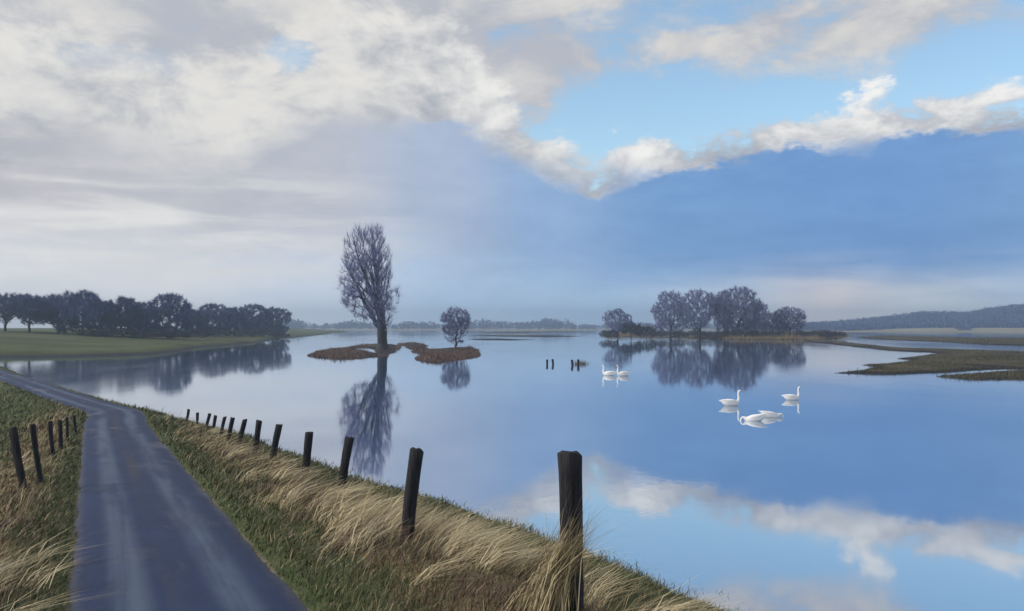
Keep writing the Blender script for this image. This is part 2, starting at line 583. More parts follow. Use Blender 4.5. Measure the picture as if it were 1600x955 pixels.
def h_ground(x, y):
    u, v = road_uv(x, y)
    zr = zroad(u)
    vs = vshore(u) + 0.5 * fbm(x * .35, y * .35, 5, 3) + 0.25 * vnoise(x * 1.3, y * 1.3, 9)
    s = (v - 1.30) / (vs - 1.30)
    p = np.interp(u, [-10, 3, 12, 22, 60], [2.0, 1.9, 1.35, 1.08, 1.0])
    sc = np.clip(s, 0, 1)
    hr = zr * (1 - sc ** p)
    hr = hr + np.interp(u, [-8, 0, 8, 16], [.42, .30, .10, 0]) * np.exp(-((v - 3.2) / 1.3) ** 2)
    hr = np.where(s > 1, -0.16 * (v - vs), hr)
    hr = hr + np.where((v > 1.6) & (s < .95), 0.13 * fbm(x * .9, y * .9, 3, 4) * np.clip((v - 1.6) / 1.0, 0, 1) * np.clip((0.95 - s) * 4, 0, 1), 0)
    vl = np.clip(-v - 1.30, 0, 400)
    hl = zr + 0.16 * np.exp(-((vl - 1.0) / .8) ** 2) - 0.30 * (1 - np.exp(-vl / 9)) - 0.0009 * vl + 0.10 * fbm(x * .6, y * .6, 8, 4) * np.clip(vl, 0, 1)
    hl = np.maximum(hl, 0.8)
    hn = np.where(v > 0, hr, hl)
    core = np.clip((1.50 - np.abs(v)) / .35, 0, 1)
    hn = hn * (1 - core) + (zr - 0.07) * core
    # far bank across the bay
    sd = sdf(x, y, FARBANK) + 2.5 * fbm(x * .05, y * .05, 21, 3)
    hf = np.where(sd > 0, 1.15 * sstep(sd, 0, 5) + 3.45 * sstep(sd, 2, 85), 0.2 * sd)
    hf = hf + np.where(sd > 5, 0.25 * fbm(x * .04, y * .04, 2, 4), 0)
    # the near land ends where the road line turns round the bay
    near_ok = np.clip((230 - u) / 60, 0, 1)
    hn = np.where(v < 0, hn * near_ok - 1.5 * (1 - near_ok), np.where(u > 230, -1.5, hn))
    return np.clip(np.maximum(hn, hf), -1.5, 99)


def polar_land(name, hfun, az, r, m, cut=-0.7, colfun=None):
    AZ, RR = np.meshgrid(az, r)
    x = (RR * np.sin(AZ)).ravel(); y = (RR * np.cos(AZ)).ravel()
    z = hfun(x, y)
    na, nr = len(az), len(r)
    ii = np.arange(na * nr).reshape(nr, na)
    q = np.stack([ii[:-1, :-1], ii[:-1, 1:], ii[1:, 1:], ii[1:, :-1]], -1).reshape(-1, 4)
    q = q[:, ::-1]
    keep = z[q].max(1) > cut
    q = q[keep]
    used = np.unique(q); remap = np.full(na * nr, -1); remap[used] = np.arange(len(used))
    q = remap[q]
    V = np.stack([x, y, z], 1)[used]
    cols = colfun(V[:, 0], V[:, 1]) if colfun else None
    return mesh_np(name, V, q.ravel(), np.arange(len(q)) * 4, m, True, cols)


def dryness(x, y):
    """share of long dead grass on the banks"""
    u, v = road_uv(x, y)
    d = np.exp(-((v - 3.6) / 1.45) ** 2) * np.interp(u, [-10, 14, 30, 44], [1, .95, .6, .25])
    d = np.maximum(d, .75 * np.exp(-((v + 2.6) / 1.0) ** 2) * np.interp(u, [0, 10, 36, 50], [.7, 1, .9, .3]))
    d = d * np.interp(v, [5.0, 6.4], [1, .35])
    bare = np.exp(-((np.abs(v) - 1.25) / .10) ** 2) * .6
    bare = np.maximum(bare, .55 * np.exp(-((v - 1.95) / .12) ** 2) * np.interp(u, [0, 2, 12, 20], [.4, 1, 1, 0]))
    return d, bare


def ground_cols(x, y):
    d, b = dryness(x, y)
    return np.stack([d, b, np.zeros_like(d)], 1)


azs = np.concatenate([np.linspace(R(-100), R(-33), 60), np.arange(R(-32.7), R(27), R(.2)), np.linspace(R(28), R(100), 50)])
rs = 2.5 * 1.0165 ** np.arange(0, 388)
rs = rs[rs < 1600]
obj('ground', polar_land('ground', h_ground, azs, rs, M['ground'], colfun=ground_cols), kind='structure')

# road surface
def build_road():
    sel = (RU > -30) & (RU < 175)
    c = RC[sel]; u = RU[sel]
    uu = np.arange(u[0], u[-1], .5)
    cx = np.interp(uu, u, c[:, 0]); cy = np.interp(uu, u, c[:, 1])
    tx = np.gradient(cx); ty = np.gradient(cy); L = np.hypot(tx, ty); tx /= L; ty /= L
    nx, ny = ty, -tx
    prof = [(-1.36, -.12), (-1.22, -.012), (-.85, .012), (-.45, .022), (0, .03), (.45, .022), (.85, .012), (1.22, -.012), (1.36, -.12)]
    V, UV = [], []
    for k, (o, dz) in enumerate(prof):
        j = 0.10 * fbm(uu * .7, np.full_like(uu, 3.0 * k + (0 if k < 4 else 50)), 31, 4) if k in (0, 1, 7, 8) else 0 * uu
        if k == 0: j = jl = 0.12 * fbm(uu * .8, uu * 0 + 1.5, 31, 4)
        if k == 1: j = jl
        if k == 7: j = jr = 0.12 * fbm(uu * .8, uu * 0 + 9.5, 33, 4)
        if k == 8: j = jr
        oo = o + j
        V.append(np.stack([cx + nx * oo, cy + ny * oo, zroad(uu) + dz], 1))
        UV.append(np.stack([uu, oo], 1))
    n = len(uu); k = len(prof)
    V = np.stack(V, 1).reshape(-1, 3); UV = np.stack(UV, 1).reshape(-1, 2)
    ii = np.arange(n * k).reshape(n, k)
    q = np.stack([ii[:-1, :-1], ii[:-1, 1:], ii[1:, 1:], ii[1:, :-1]], -1).reshape(-1, 4)
    return mesh_np('road', V, q.ravel(), np.arange(len(q)) * 4, M['road'], True, None, UV)


obj('road', build_road(), kind='structure')


# ------------------------------------------------------------------ islands and banks in the flood
def px_poly(p): return [gp(a, b) for a, b in p]


def land_piece(name, polys, top, ramp_w, n_amp, n_freq, m=None, daz=.05, drr=.006):
    P = [np.array(px_poly(q)) for q in polys]
    allp = np.concatenate(P)
    az = np.arctan2(allp[:, 0], allp[:, 1]); r = np.hypot(allp[:, 0], allp[:, 1])
    a = np.arange(az.min() - .012, az.max() + .012, R(daz))
    rr = r.min() * .95 * (1 + drr) ** np.arange(0, int(math.log(r.max() * 1.08 / (r.min() * .95)) / math.log(1 + drr)) + 2)

    def hf(x, y):
        h = np.full(x.shape, -9.0)
        for q in P:
            s = sdf(x, y, q) + n_amp * fbm(x * n_freq, y * n_freq * .4, 40, 4)
            t = top * (0.75 + 0.9 * vnoise(x * n_freq * 1.7, y * n_freq * .7, 3))
            h = np.maximum(h, np.where(s > 0, t * (1 - np.exp(-s / ramp_w)), .25 * s))
        return np.clip(h, -.6, 9)
    me = polar_land(name, hf, a, rr, m or M['mud'], cut=-.15)
    o = obj(name, me, kind='structure')
    return o, hf, P


isl, isl_h, isl_P = land_piece('island', [
    [(480, 556), (500, 548), (530, 544), (560, 547), (578, 550), (592, 552), (592, 558), (560, 560), (538, 560.5), (500, 559)],
    [(528, 546), (556, 540.5), (586, 537), (612, 538), (630, 541), (622, 546), (612, 553), (604, 557), (594, 557), (588, 548), (570, 543), (545, 547)],
    [(622, 537), (650, 535), (664, 539), (674, 547), (690, 545.5), (738, 543), (750, 550), (748, 557), (715, 563), (682, 567), (652, 562), (655, 553), (640, 546)],
], .42, 3.0, 1.2, .12)
bank, bank_h, bank_P = land_piece('wooded_bank', [
    [(938, 525), (960, 522.6), (1000, 522.6), (1080, 522), (1180, 521.5), (1290, 522.5), (1330, 525), (1310, 529), (1270, 531.5), (1200, 531), (1130, 530), (1080, 528.5), (1000, 527.4), (955, 527.2)],
], 1.0, 6.0, 3.0, .05)
mud1, mud1_h, mud1_P = land_piece('mudbank', [
    [(1255, 530.5), (1310, 534), (1370, 540), (1430, 545.5), (1470, 546.5), (1530, 547), (1600, 550), (1720, 556), (1800, 570), (1720, 581), (1600, 577), (1560, 577.5), (1500, 581),
     (1452, 583.5), (1400, 584.5), (1345, 583.5), (1298, 583.5), (1345, 580), (1362, 573), (1340, 570.5), (1400, 567), (1425, 561.5), (1395, 561), (1440, 557), (1462, 552.5), (1440, 550), (1390, 547.5), (1330, 542), (1262, 534)],
    ], .5, 2.5, 1.5, .10)
mud2, mud2_h, mud2_P = land_piece('mudbank', [
    [(1455, 588), (1500, 586), (1560, 581.5), (1600, 580), (1700, 584), (1760, 592), (1600, 593.5), (1510, 593)],
    ], .45, 2.0, 1.2, .12)
mud3, mud3_h, mud3_P = land_piece('mudbank', [
    [(1335, 527), (1385, 524.5), (1440, 526.5), (1520, 528.5), (1620, 530), (1720, 533), (1720, 543), (1600, 539.5), (1530, 538), (1450, 533.5), (1380, 530.5)],
    ], .8, 5.0, 3.0, .05)
bar1, _, _ = land_piece('sandbar', [[(735, 519.5), (800, 518), (880, 517.6), (925, 518.3), (880, 519.4), (800, 520.6)]], .5, 8, 6, .02)
bar2, _, _ = land_piece('sandbar', [[(725, 524.5), (790, 523.6), (860, 524.3), (912, 525.6), (860, 526.8), (790, 526.2)]], .35, 5, 4, .03)
bar3, _, _ = land_piece('sandbar', [[(725, 530), (780, 529.2), (842, 531), (800, 532.2), (750, 531.6)]], .3, 4, 3, .04)


# ------------------------------------------------------------------ far shore
def far_strip(name, az0, az1, d0, d1, hf, m, na=400, nr=24):
    az = np.linspace(az0, az1, na); r = np.linspace(d0, d1, nr)
    return polar_land(name, hf, az, r, m, cut=-50)


def hf_shore(x, y):
    d = np.hypot(x, y)
    s = d - (1760 + 70 * fbm(x * .004, y * .0, 12, 4))
    return np.where(s > 0, 1.6 * (1 - np.exp(-s / 60)), .05 * s) - .05


obj('far_shore', far_strip('far_shore', R(-40), R(16), 1650, 2500, hf_shore, M['field']), kind='structure')


def hill_h(x, y):
    d = np.hypot(x, y); pxx = 800 + F * np.tan(np.arctan2(x, y))
    crest = np.interp(pxx, [1180, 1260, 1330, 1400, 1440, 1480, 1510, 1540, 1600, 1700, 1900], [0, 6, 14, 24, 32, 31, 29, 40, 50, 58, 60])
    s = d - (1250 + 40 * fbm(x * .004, y * 0, 12, 3))
    fld = np.where(s > 0, 1.2 + np.interp(pxx, [1250, 1340, 1450, 1700], [0, .6, 3.6, 4.4]) * sstep(s, 0, 210), .05 * s)
    return fld + .60 * crest * sstep(s, 180, 520) - .1


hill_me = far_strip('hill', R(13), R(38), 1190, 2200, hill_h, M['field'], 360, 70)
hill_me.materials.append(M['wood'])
for p in hill_me.polygons:          # the woodland floor above the pale fields
    c_ = p.center
    q_ = 800 + F * c_.x / c_.y
    if math.hypot(c_.x, c_.y) > np.interp(q_, [1330, 1400], [1290, 1425]) + 10 * math.sin(q_ * .09):
        p.material_index = 1
obj('hill', hill_me, kind='structure')


def wood_mass(name, pts, hh, label, m, seed, wid):
    """a far wood that reads as one mass: thousands of small leafless crown flecks over lumpy crowns"""
    r = np.random.default_rng(seed)
    n_f = 46
    V = []
    for (x, y, z), h in zip(pts, hh):
        rad = h * r.uniform(.40, .62)
        th = r.uniform(0, 2 * np.pi, n_f); cz = r.uniform(-1, 1, n_f) ; rr = np.sqrt(1 - cz ** 2)
        k = r.uniform(.55, 1.0, n_f)
        c = np.stack([x + rad * wid * k * rr * np.cos(th), y + rad * wid * k * rr * np.sin(th), z + h * .52 + h * .48 * cz * k], 1)
        s = h * r.uniform(.09, .2, n_f)
        for j in range(3):
            d = r.normal(0, 1, (n_f, 3)); d /= np.linalg.norm(d, axis=1)[:, None]
            V.append((c + d * s[:, None]).reshape(-1, 1, 3) if False else (c + d * s[:, None]))
        V[-3:] = [np.stack(V[-3:], 1).reshape(-1, 3)]
    V = np.concatenate(V)
    me = mesh_np(name, V, np.arange(len(V)), np.arange(0, len(V), 3), m)
    return obj(name, me, kind='stuff', label=label, category='wood')


def far_woods():
    r = np.random.default_rng(5)
    pts, hh = [], []
    for i in range(520):
        px = r.uniform(430, 1010); d = r.uniform(1800, 2150)
        x, y = at(px, d)
        hmul = np.interp(px, [430, 470, 520, 640, 700, 790, 850, 900, 1010], [.9, 1.0, .85, .8, .75, 1.05, 1.1, .8, .85])
        pts.append((x, y, 1.0)); hh.append(r.uniform(10, 19.5) * hmul * (1 + .25 * math.sin(px * .06)))
    for i in range(300):
        px = r.uniform(1000, 1300); d = r.uniform(1800, 2150)
        x, y = at(px, d); pts.append((x, y, 1.0)); hh.append(r.uniform(9, 15))
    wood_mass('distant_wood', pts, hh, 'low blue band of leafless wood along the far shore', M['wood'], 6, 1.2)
    pts, hh = [], []
    for i in range(2600):
        px = r.uniform(1240, 1760); d = r.uniform(np.interp(px, [1330, 1400], [1300, 1425]), 1900) * math.cos(az_of(px))
        x, y = at(px, d)
        z = float(hill_h(np.array([x]), np.array([y]))[0])
        pts.append((x, y, z - 1)); hh.append(r.uniform(6.5, 12))
    for i in range(50):       # a clump reaching down between two pale fields
        px = r.uniform(1494, 1516); d = r.uniform(1285, 1470) * math.cos(az_of(px))
        x, y = at(px, d); z = float(hill_h(np.array([x]), np.array([y]))[0]); pts.append((x, y, z - 1)); hh.append(r.uniform(6, 9.5))
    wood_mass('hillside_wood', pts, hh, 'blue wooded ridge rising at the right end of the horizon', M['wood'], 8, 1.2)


far_woods()


# ------------------------------------------------------------------ trees
def tubes(segs, sides):
    """segs: list of (p0, p1, r0, r1) -> verts, quads"""
    p0 = np.array([s[0] for s in segs]); p1 = np.array([s[1] for s in segs])
    r0 = np.array([s[2] for s in segs]); r1 = np.array([s[3] for s in segs])
    d = p1 - p0; L = np.linalg.norm(d, axis=1); d = d / np.maximum(L, 1e-6)[:, None]
    up = np.where(np.abs(d[:, 2:3]) > .9, np.array([[1., 0, 0]]), np.array([[0, 0, 1.]]))
    a = np.cross(d, up); a /= np.linalg.norm(a, axis=1)[:, None]
    b = np.cross(d, a)
    V = []
    for p, r in ((p0, r0), (p1, r1)):
        for k in range(sides):
            t = 2 * math.pi * k / sides
            V.append(p + (a * math.cos(t) + b * math.sin(t)) * r[:, None])
    V = np.stack(V, 1)
    n = len(segs)
    base = (np.arange(n) * 2 * sides)[:, None]
    Q = []
    for k in range(sides):
        k2 = (k + 1) % sides
        Q.append(np.concatenate([base + k, base + k2, base + sides + k2, base + sides + k], 1))
    Q = np.stack(Q, 1).reshape(-1, 4)
    return V.reshape(-1, 3), Q


def grow(seed, targets, trunk, r_trunk, up=1.2, twigs=10, tw_len=1.0, tw_w=.05, tw_up=.6, flare=1.0, rexp=.60, steep=.75, spread=.9, limbs=()):
    r = np.random.default_rng(seed)
    nodes = [np.array(p, float) for p in trunk]
    par = [-1] + list(range(len(trunk) - 1))
    base = nodes[0]; fork = nodes[-1]
    order = np.argsort(np.linalg.norm((targets - fork) * np.array([1, 1, .8]), axis=1))
    T = targets[order]
    arr = np.zeros((len(trunk) + 3 * len(T), 3)); arr[:len(trunk)] = nodes
    n = len(trunk)
    lo = max(1, len(trunk) // 3)
    pre = []
    for lb in limbs:            # main limbs, laid out first
        q = arr[lo:len(trunk)]
        prev = int(np.argmin(np.abs(q[:, 2] - lb[0][2]))) + lo
        for p in lb[1:]:
            pre.append(p); par.append(prev); prev = len(trunk) + len(pre) - 1
    if pre:
        arr = np.zeros((len(trunk) + len(pre) + 3 * len(T), 3)); arr[:len(trunk)] = nodes
        arr[len(trunk):len(trunk) + len(pre)] = pre
        n = len(trunk) + len(pre)
    for p in T:
        q = arr[lo:n]
        dv = p - q
        hd = np.hypot(dv[:, 0], dv[:, 1]); dist = np.linalg.norm(dv, axis=1)
        cost = dist + up * np.maximum(0, steep * hd - dv[:, 2])
        i = int(np.argmin(cost)) + lo
        L = np.linalg.norm(p - arr[i])
        if L < .05:
            continue
        k = 3 if L > 3.5 else (2 if L > 1.4 else 1)
        prev = i; a = arr[i].copy()
        for j in range(1, k + 1):
            t = j / k
            pt = a * (1 - t) + p * t
            pt = pt + np.array([0, 0, -.10 * L * 4 * t * (1 - t) * .5]) + (r.normal(0, .045 * L, 3) if j < k else 0)
            arr[n] = pt; par.append(prev); prev = n; n += 1
    arr = arr[:n]; par = np.array(par)
    cnt = np.zeros(n); ch = np.zeros(n, int)
    for i in range(1, n):
        ch[par[i]] += 1
    for i in range(n - 1, 0, -1):
        if ch[i] == 0:
            cnt[i] += 1
        cnt[par[i]] += cnt[i]
    tot = cnt[0]
    rad = np.maximum(r_trunk * (cnt / tot) ** rexp, .015)
    nt = len(trunk)
    for i in range(nt):
        f = i / max(1, nt - 1)
        rad[i] = max(rad[i], r_trunk * (1 - .95 * f) ** 1.5) * (1 + flare * max(0, .16 - f) * 5)
    segs = [(arr[par[i]], arr[i], min(rad[par[i]], rad[i] * 1.5 if i >= nt else rad[par[i]]), rad[i]) for i in range(1, n)]
    thick = [s for s in segs if s[2] > .10]; thin = [s for s in segs if s[2] <= .10]
    V, Q = np.zeros((0, 3)), np.zeros((0, 4), int)
    nthick = len(thick) * 8
    for part, sides in ((thick, 8), (thin, 3)):
        if part:
            V2, Q2 = tubes(part, sides)
            Q = np.concatenate([Q, Q2 + len(V)]); V = np.concatenate([V, V2])
    wood = (V, Q, nthick)
    # fine twigs
    idx = np.where((cnt <= 4) & (np.arange(n) >= nt))[0]
    idx = np.repeat(idx, twigs)
    m = len(idx)
    pa = arr[par[idx]]; pb = arr[idx]
    s = r.uniform(0, 1.0, (m, 1))
    st = pa * (1 - s) + pb * s
    d0 = pb - pa; d0 /= np.maximum(np.linalg.norm(d0, axis=1), 1e-5)[:, None]
    d = d0 + r.normal(0, spread, (m, 3)) + np.array([0, 0, tw_up])
    d /= np.linalg.norm(d, axis=1)[:, None]
    L = tw_len * r.uniform(.4, 1.25, (m, 1))
    side = np.cross(d, r.normal(0, 1, (m, 3))); side /= np.linalg.norm(side, axis=1)[:, None]
    wv = tw_w * r.uniform(.6, 1.3, (m, 1))
    tip = st + d * L
    TV = np.stack([st - side * wv * .5, st + side * wv * .5, tip], 1).reshape(-1, 3)
    return wood, TV


def crown_pts(rng, n, fn, box, shell=.0):
    out = []
    while len(out) < n:
        p = rng.uniform(box[0], box[1])
        if fn(p, rng):
            out.append(p)
    return np.array(out)


def tree_meshes(name, wood, TV, mw, mt):
    V, Q, nthick = wood
    a = mesh_np(name + '_trunk', V, Q.ravel(), np.arange(len(Q)) * 4, mw, True)
    a.materials.append(M['branch'])
    mi = np.zeros(len(Q), dtype=np.int32); mi[nthick:] = 1
    if len(a.polygons) == len(Q):
        a.polygons.foreach_set('material_index', mi)
    b = mesh_np(name + '_crown', TV, np.arange(len(TV)), np.arange(0, len(TV), 3), mt)
    return a, b


def place_tree(name, meshes, label, loc, h, wid, group, rz, cat='tree'):
    """meshes are unit trees (height 1, width 1)"""
    t = thing(name, label, cat, loc, group, 0)
    for nm, me in zip(('trunk', 'crown'), meshes):
        o = obj(nm, me, t)
        o.rotation_euler.z = rz
        o.scale = (wid, wid, h)
    return t


# --- the tall poplar on the island
DP = 243.0
K = DP / F      # metres per photograph pixel at the poplar


def poplar():
    r = np.random.default_rng(3)
    bx, by = 598, 550
    # outline rows: y, left x, right x
    rows = [(352, 572, 580), (357, 556, 596), (366, 544, 607), (385, 536, 613), (410, 533, 615), (435, 531, 616), (450, 527, 622), (465, 527, 626), (480, 534, 625), (495, 545, 620), (508, 566, 613), (516, 585, 606)]
    ys = [a[0] for a in rows]; lx = [a[1] for a in rows]; rx = [a[2] for a in rows]

    def inside(p, g):
        py = by - p[2] / K
        if py < ys[0] or py > ys[-1]:
            return False
        l = (np.interp(py, ys, lx) - bx) * K; q = (np.interp(py, ys, rx) - bx) * K
        c = (l + q) / 2; hw = (q - l) / 2
        a = ((p[0] - c) / hw) ** 2 + (p[1] / (hw * .95)) ** 2
        if a > 1:
            return False
        lump = mnoise.noise(Vector((p[0] * .30 + 3, p[1] * .3, p[2] * .22)))
        if a > .38 and lump < -.06:
            return False
        return g.uniform() < .30 + .70 * a
    box = (np.array([-13., -11, 4]), np.array([6., 11, 33]))
    T = crown_pts(r, 1500, inside, box)
    trunk = [(0, 0, -.6), (.05, 0, .5), (-.05, 0, 1.8), (-.2, .1, 3.4), (-.15, .1, 5.2), (-.4, .15, 7.0), (-.5, .1, 9.5), (-.9, 0, 12.5), (-1.3, .1, 16), (-1.9, .1, 20), (-2.4, 0, 24), (-2.7, 0, 28)]
    limbs = []
    for i in range(22):
        az = i * 2.4 + r.uniform(-.4, .4)
        z0 = r.uniform(4.2, 12.0) if i < 15 else r.uniform(12, 19)
        z1 = min(31.0, z0 + r.uniform(8, 17))
        py = by - z1 / K
        l = (np.interp(py, ys, lx) - bx) * K; q = (np.interp(py, ys, rx) - bx) * K
        c0 = (l + q) / 2; hw = (q - l) / 2 * r.uniform(.55, .9)
        end = np.array([c0 + hw * math.cos(az), hw * math.sin(az), z1])
        tx = np.interp(z0, [p[2] for p in trunk], [p[0] for p in trunk])
        st = np.array([tx, .1, z0])
        mid = st * .45 + end * .55; mid[:2] = st[:2] * .28 + end[:2] * .72; mid[2] = z0 + (z1 - z0) * .48
        pts = []
        for k in range(9):
            t = k / 8
            pts.append((1 - t) ** 2 * st + 2 * t * (1 - t) * mid + t * t * end + (r.normal(0, .16, 3) if 0 < k < 8 else 0))
        limbs.append(pts)
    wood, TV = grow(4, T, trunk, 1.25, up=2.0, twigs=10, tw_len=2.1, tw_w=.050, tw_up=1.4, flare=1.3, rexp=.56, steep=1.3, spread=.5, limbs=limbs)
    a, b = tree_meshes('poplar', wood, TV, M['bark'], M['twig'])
    x, y = at(bx, DP)
    t = thing('poplar_tree', 'tall bare poplar with thick dark trunk standing on the low island', 'tree', (x, y, 0))
    obj('trunk', a, t); obj('crown', b, t)


poplar()


# --- unit round-crowned winter trees
def unit_tree(seed, kind, n=520, mw=None, mt=None, real_h=20.0, real_w=18.0, clear=.025, twigs=11, tw=.11, tl=1.2):
    r = np.random.default_rng(seed)
    H, W = real_h, real_w
    lumps = [(r.uniform(-.30, .30), r.uniform(-.30, .30), r.uniform(.24 + clear * .8, .74), r.uniform(.22, .32)) for _ in range(9)]
    lumps.append((0, 0, .64, .35))

    def inside(p, g):
        x, y, z = p[0] / W, p[1] / W, p[2] / H
        if z < clear:
            return False
        if kind == 'round':
            e = math.sqrt((x / .5) ** 2 + (y / .5) ** 2 + ((z - .50) / .50) ** 2)
            if e > 1: return False
        elif kind == 'fan':       # widening upward from the base, domed top
            hw = .5 * min(1, .42 + .95 * z) if z < .62 else .5 * math.sqrt(max(0, 1 - ((z - .62) / .38) ** 2))
            e = math.hypot(x, y) / max(hw, .01)
            if e > 1: return False
        else:                     # lumpy
            e = min(math.sqrt((x - a) ** 2 + (y - b) ** 2 + ((z - c) * 1.05) ** 2) / d for a, b, c, d in lumps)
            if e > 1: return False
        if e > .5 and mnoise.noise(Vector((x * 6 + seed, y * 6, z * 6))) < -.20:
            return False
        return g.uniform() < .35 + .65 * e
    T = crown_pts(r, n, inside, (np.array([-W / 2, -W / 2, 0]), np.array([W / 2, W / 2, H])))
    th = max(clear, .07) * H
    trunk = [(0, 0, -.5), (.05 * r.normal(), 0, th * .35), (.2 * r.normal(), .1, th * .7), (.3 * r.normal(), .1, th), (.5 * r.normal(), 0, th + .12 * H), (.6 * r.normal(), 0, th + .25 * H)]
    wood, TV = grow(seed + 50, T, trunk, .026 * H, up=1.0, twigs=twigs, tw_len=tl, tw_w=tw, tw_up=.45, flare=.4)
    sc = np.array([1 / W, 1 / W, 1 / H])
    wood = (wood[0] * sc, wood[1], wood[2]); TV = TV * sc
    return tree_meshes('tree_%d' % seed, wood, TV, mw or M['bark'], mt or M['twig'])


UT = {
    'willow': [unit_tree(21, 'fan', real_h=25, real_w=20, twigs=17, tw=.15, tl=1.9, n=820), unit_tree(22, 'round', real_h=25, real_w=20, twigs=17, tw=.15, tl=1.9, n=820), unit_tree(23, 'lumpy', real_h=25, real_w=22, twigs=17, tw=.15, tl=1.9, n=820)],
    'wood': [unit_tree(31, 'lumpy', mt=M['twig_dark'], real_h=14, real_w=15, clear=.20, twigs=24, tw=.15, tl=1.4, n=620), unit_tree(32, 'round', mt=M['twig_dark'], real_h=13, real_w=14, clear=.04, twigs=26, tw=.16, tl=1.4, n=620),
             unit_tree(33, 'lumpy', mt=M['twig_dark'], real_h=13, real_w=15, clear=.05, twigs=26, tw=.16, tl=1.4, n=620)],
    'bush': [unit_tree(41, 'round', n=260, mt=M['shrub'], real_h=3.2, real_w=7, clear=.02, twigs=16, tw=.09, tl=.6), unit_tree(42, 'lumpy', n=260, mt=M['shrub'], real_h=3.2, real_w=7, clear=.02, twigs=16, tw=.09, tl=.6)],
}


def hz(x, y): return float(h_ground(np.array([x]), np.array([y]))[0])


# small round tree at the right end of the island
small = unit_tree(51, 'fan', n=700, real_h=12, real_w=9.5, clear=.10, twigs=18, tw=.065, tl=1.1, mt=M['twig'])
x, y = at(712, 270)
place_tree('round_tree', small, 'small round leafless tree at the right end of the low island', (x, y, .2), 11.4, 8.9, None, .5)

# willows on the wooded bank
DW = 505.0
kw = DW / F
willows = [
    (1048, 54, 452, 1, 'round leafless willow at the left end of the tall grove', 0), (1094, 56, 450, 2, 'second willow from the left in the tall grove, between two pale gaps', -6),
    (1132, 44, 451, 0, 'slender willow right of the second pale gap in the grove', 8), (1154, 66, 446, 1, 'tallest broad willow forming the right shoulder of the grove', -4), (1181, 46, 467, 2, 'lower willow at the right end of the tall grove', 10),
    (1207, 40, 486, 1, 'low round tree just right of the tall grove, left one of two', 5), (1234, 48, 478, 0, 'low round tree with dense crown right of the grove, right one of two', -3),
    (965, 36, 481, 2, 'small dark tree alone at the left tip of the wooded bank', -10),
]
for i, (px, wd, ty, v, lab, dd) in enumerate(willows):
    d = DW + dd * 2.0
    x, y = at(px, d)
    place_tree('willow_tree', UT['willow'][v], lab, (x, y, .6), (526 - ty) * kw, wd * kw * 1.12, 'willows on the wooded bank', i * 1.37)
bushes = [(952, 26, 9), (986, 36, 20), (1010, 34, 15), (1034, 28, 7), (1062, 26, 6.5), (1090, 30, 7), (1118, 28, 6.5), (1146, 30, 7.5), (1172, 30, 8), (1198, 28, 7), (1226, 28, 6), (1254, 30, 7), (1282, 34, 8.5), (1306, 30, 6.5)]
ordn = ['first', 'second', 'third', 'fourth', 'fifth', 'sixth', 'seventh', 'eighth', 'ninth', 'tenth', 'eleventh', 'twelfth', 'thirteenth', 'fourteenth', 'fifteenth']
for i, (px, wd, hp) in enumerate(bushes):
    d = DW - 22 + (i % 3) * 5
    x, y = at(px, d)
    place_tree('shrub', UT['bush'][i % 2], '%s dark shrub from the left along the foot of the grove on the wooded bank' % ordn[i], (x, y, .4), (hp + 4) * kw, wd * kw * 1.2, 'shrubs on the wooded bank', i * 2.1, 'shrub')

# the wood on the far bank, left
lw = [(8, 66, 458, 0, 330), (46, 60, 459, 0, 322), (92, 62, 460, 0, 330), (128, 70, 455, 2, 326), (160, 52, 472, 1, 330), (192, 62, 465, 2, 335), (222, 46, 474, 1, 340),
      (262, 68, 461, 1, 345), (303, 44, 484, 2, 400), (334, 52, 476, 1, 430), (366, 46, 481, 2, 455), (396, 54, 477, 1, 480), (426, 46, 481, 2, 505)]
lw_lab = ['dark leafless tree at the left end of the wood on the far bank', 'tall dark tree with a pale gap below its crown, left in the far wood', 'dark tree between two light gaps in the left wood',
          'tallest flat-topped dark tree in the wood on the far left bank', 'lower tree filling the dip right of the flat-topped tree', 'rounded dark tree left of the big dome-shaped tree', 'small tree tucked against the left of the dome-shaped tree',
          'big dome-shaped blue-grey tree in the middle of the far bank wood', 'low tree in the dip right of the dome-shaped tree', 'rounded tree starting the lower right part of the wood', 'smaller tree in the lower right part of the wood, third from its right end',
          'rounded tree second from the right end of the far bank wood', 'last tree at the right end of the far bank wood']
for i, (px, wd, ty, v, d) in enumerate(lw):
    x, y = at(px, d)
    z = hz(x, y)
    yb = HY + (EYE - z) * F / d
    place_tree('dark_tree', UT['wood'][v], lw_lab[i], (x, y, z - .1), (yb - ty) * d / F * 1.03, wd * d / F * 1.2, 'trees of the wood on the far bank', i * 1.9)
# undergrowth at the foot of that wood
for i, (px, wd, hp, d) in enumerate([(150, 50, 11, 318), (185, 54, 12, 320), (225, 54, 12, 324), (268, 54, 12, 332), (305, 48, 11, 385), (340, 44, 10, 420), (376, 44, 10, 445), (412, 44, 10, 472), (436, 30, 8, 500)]):
    x, y = at(px, d); z = hz(x, y)
    place_tree('shrub', UT['bush'][i % 2], '%s low dark bush from the left under the far bank wood' % ordn[i], (x, y, z - .1), hp * d / F * 1.1, wd * d / F * 1.2, 'bushes under the far bank wood', i * 1.1, 'shrub')


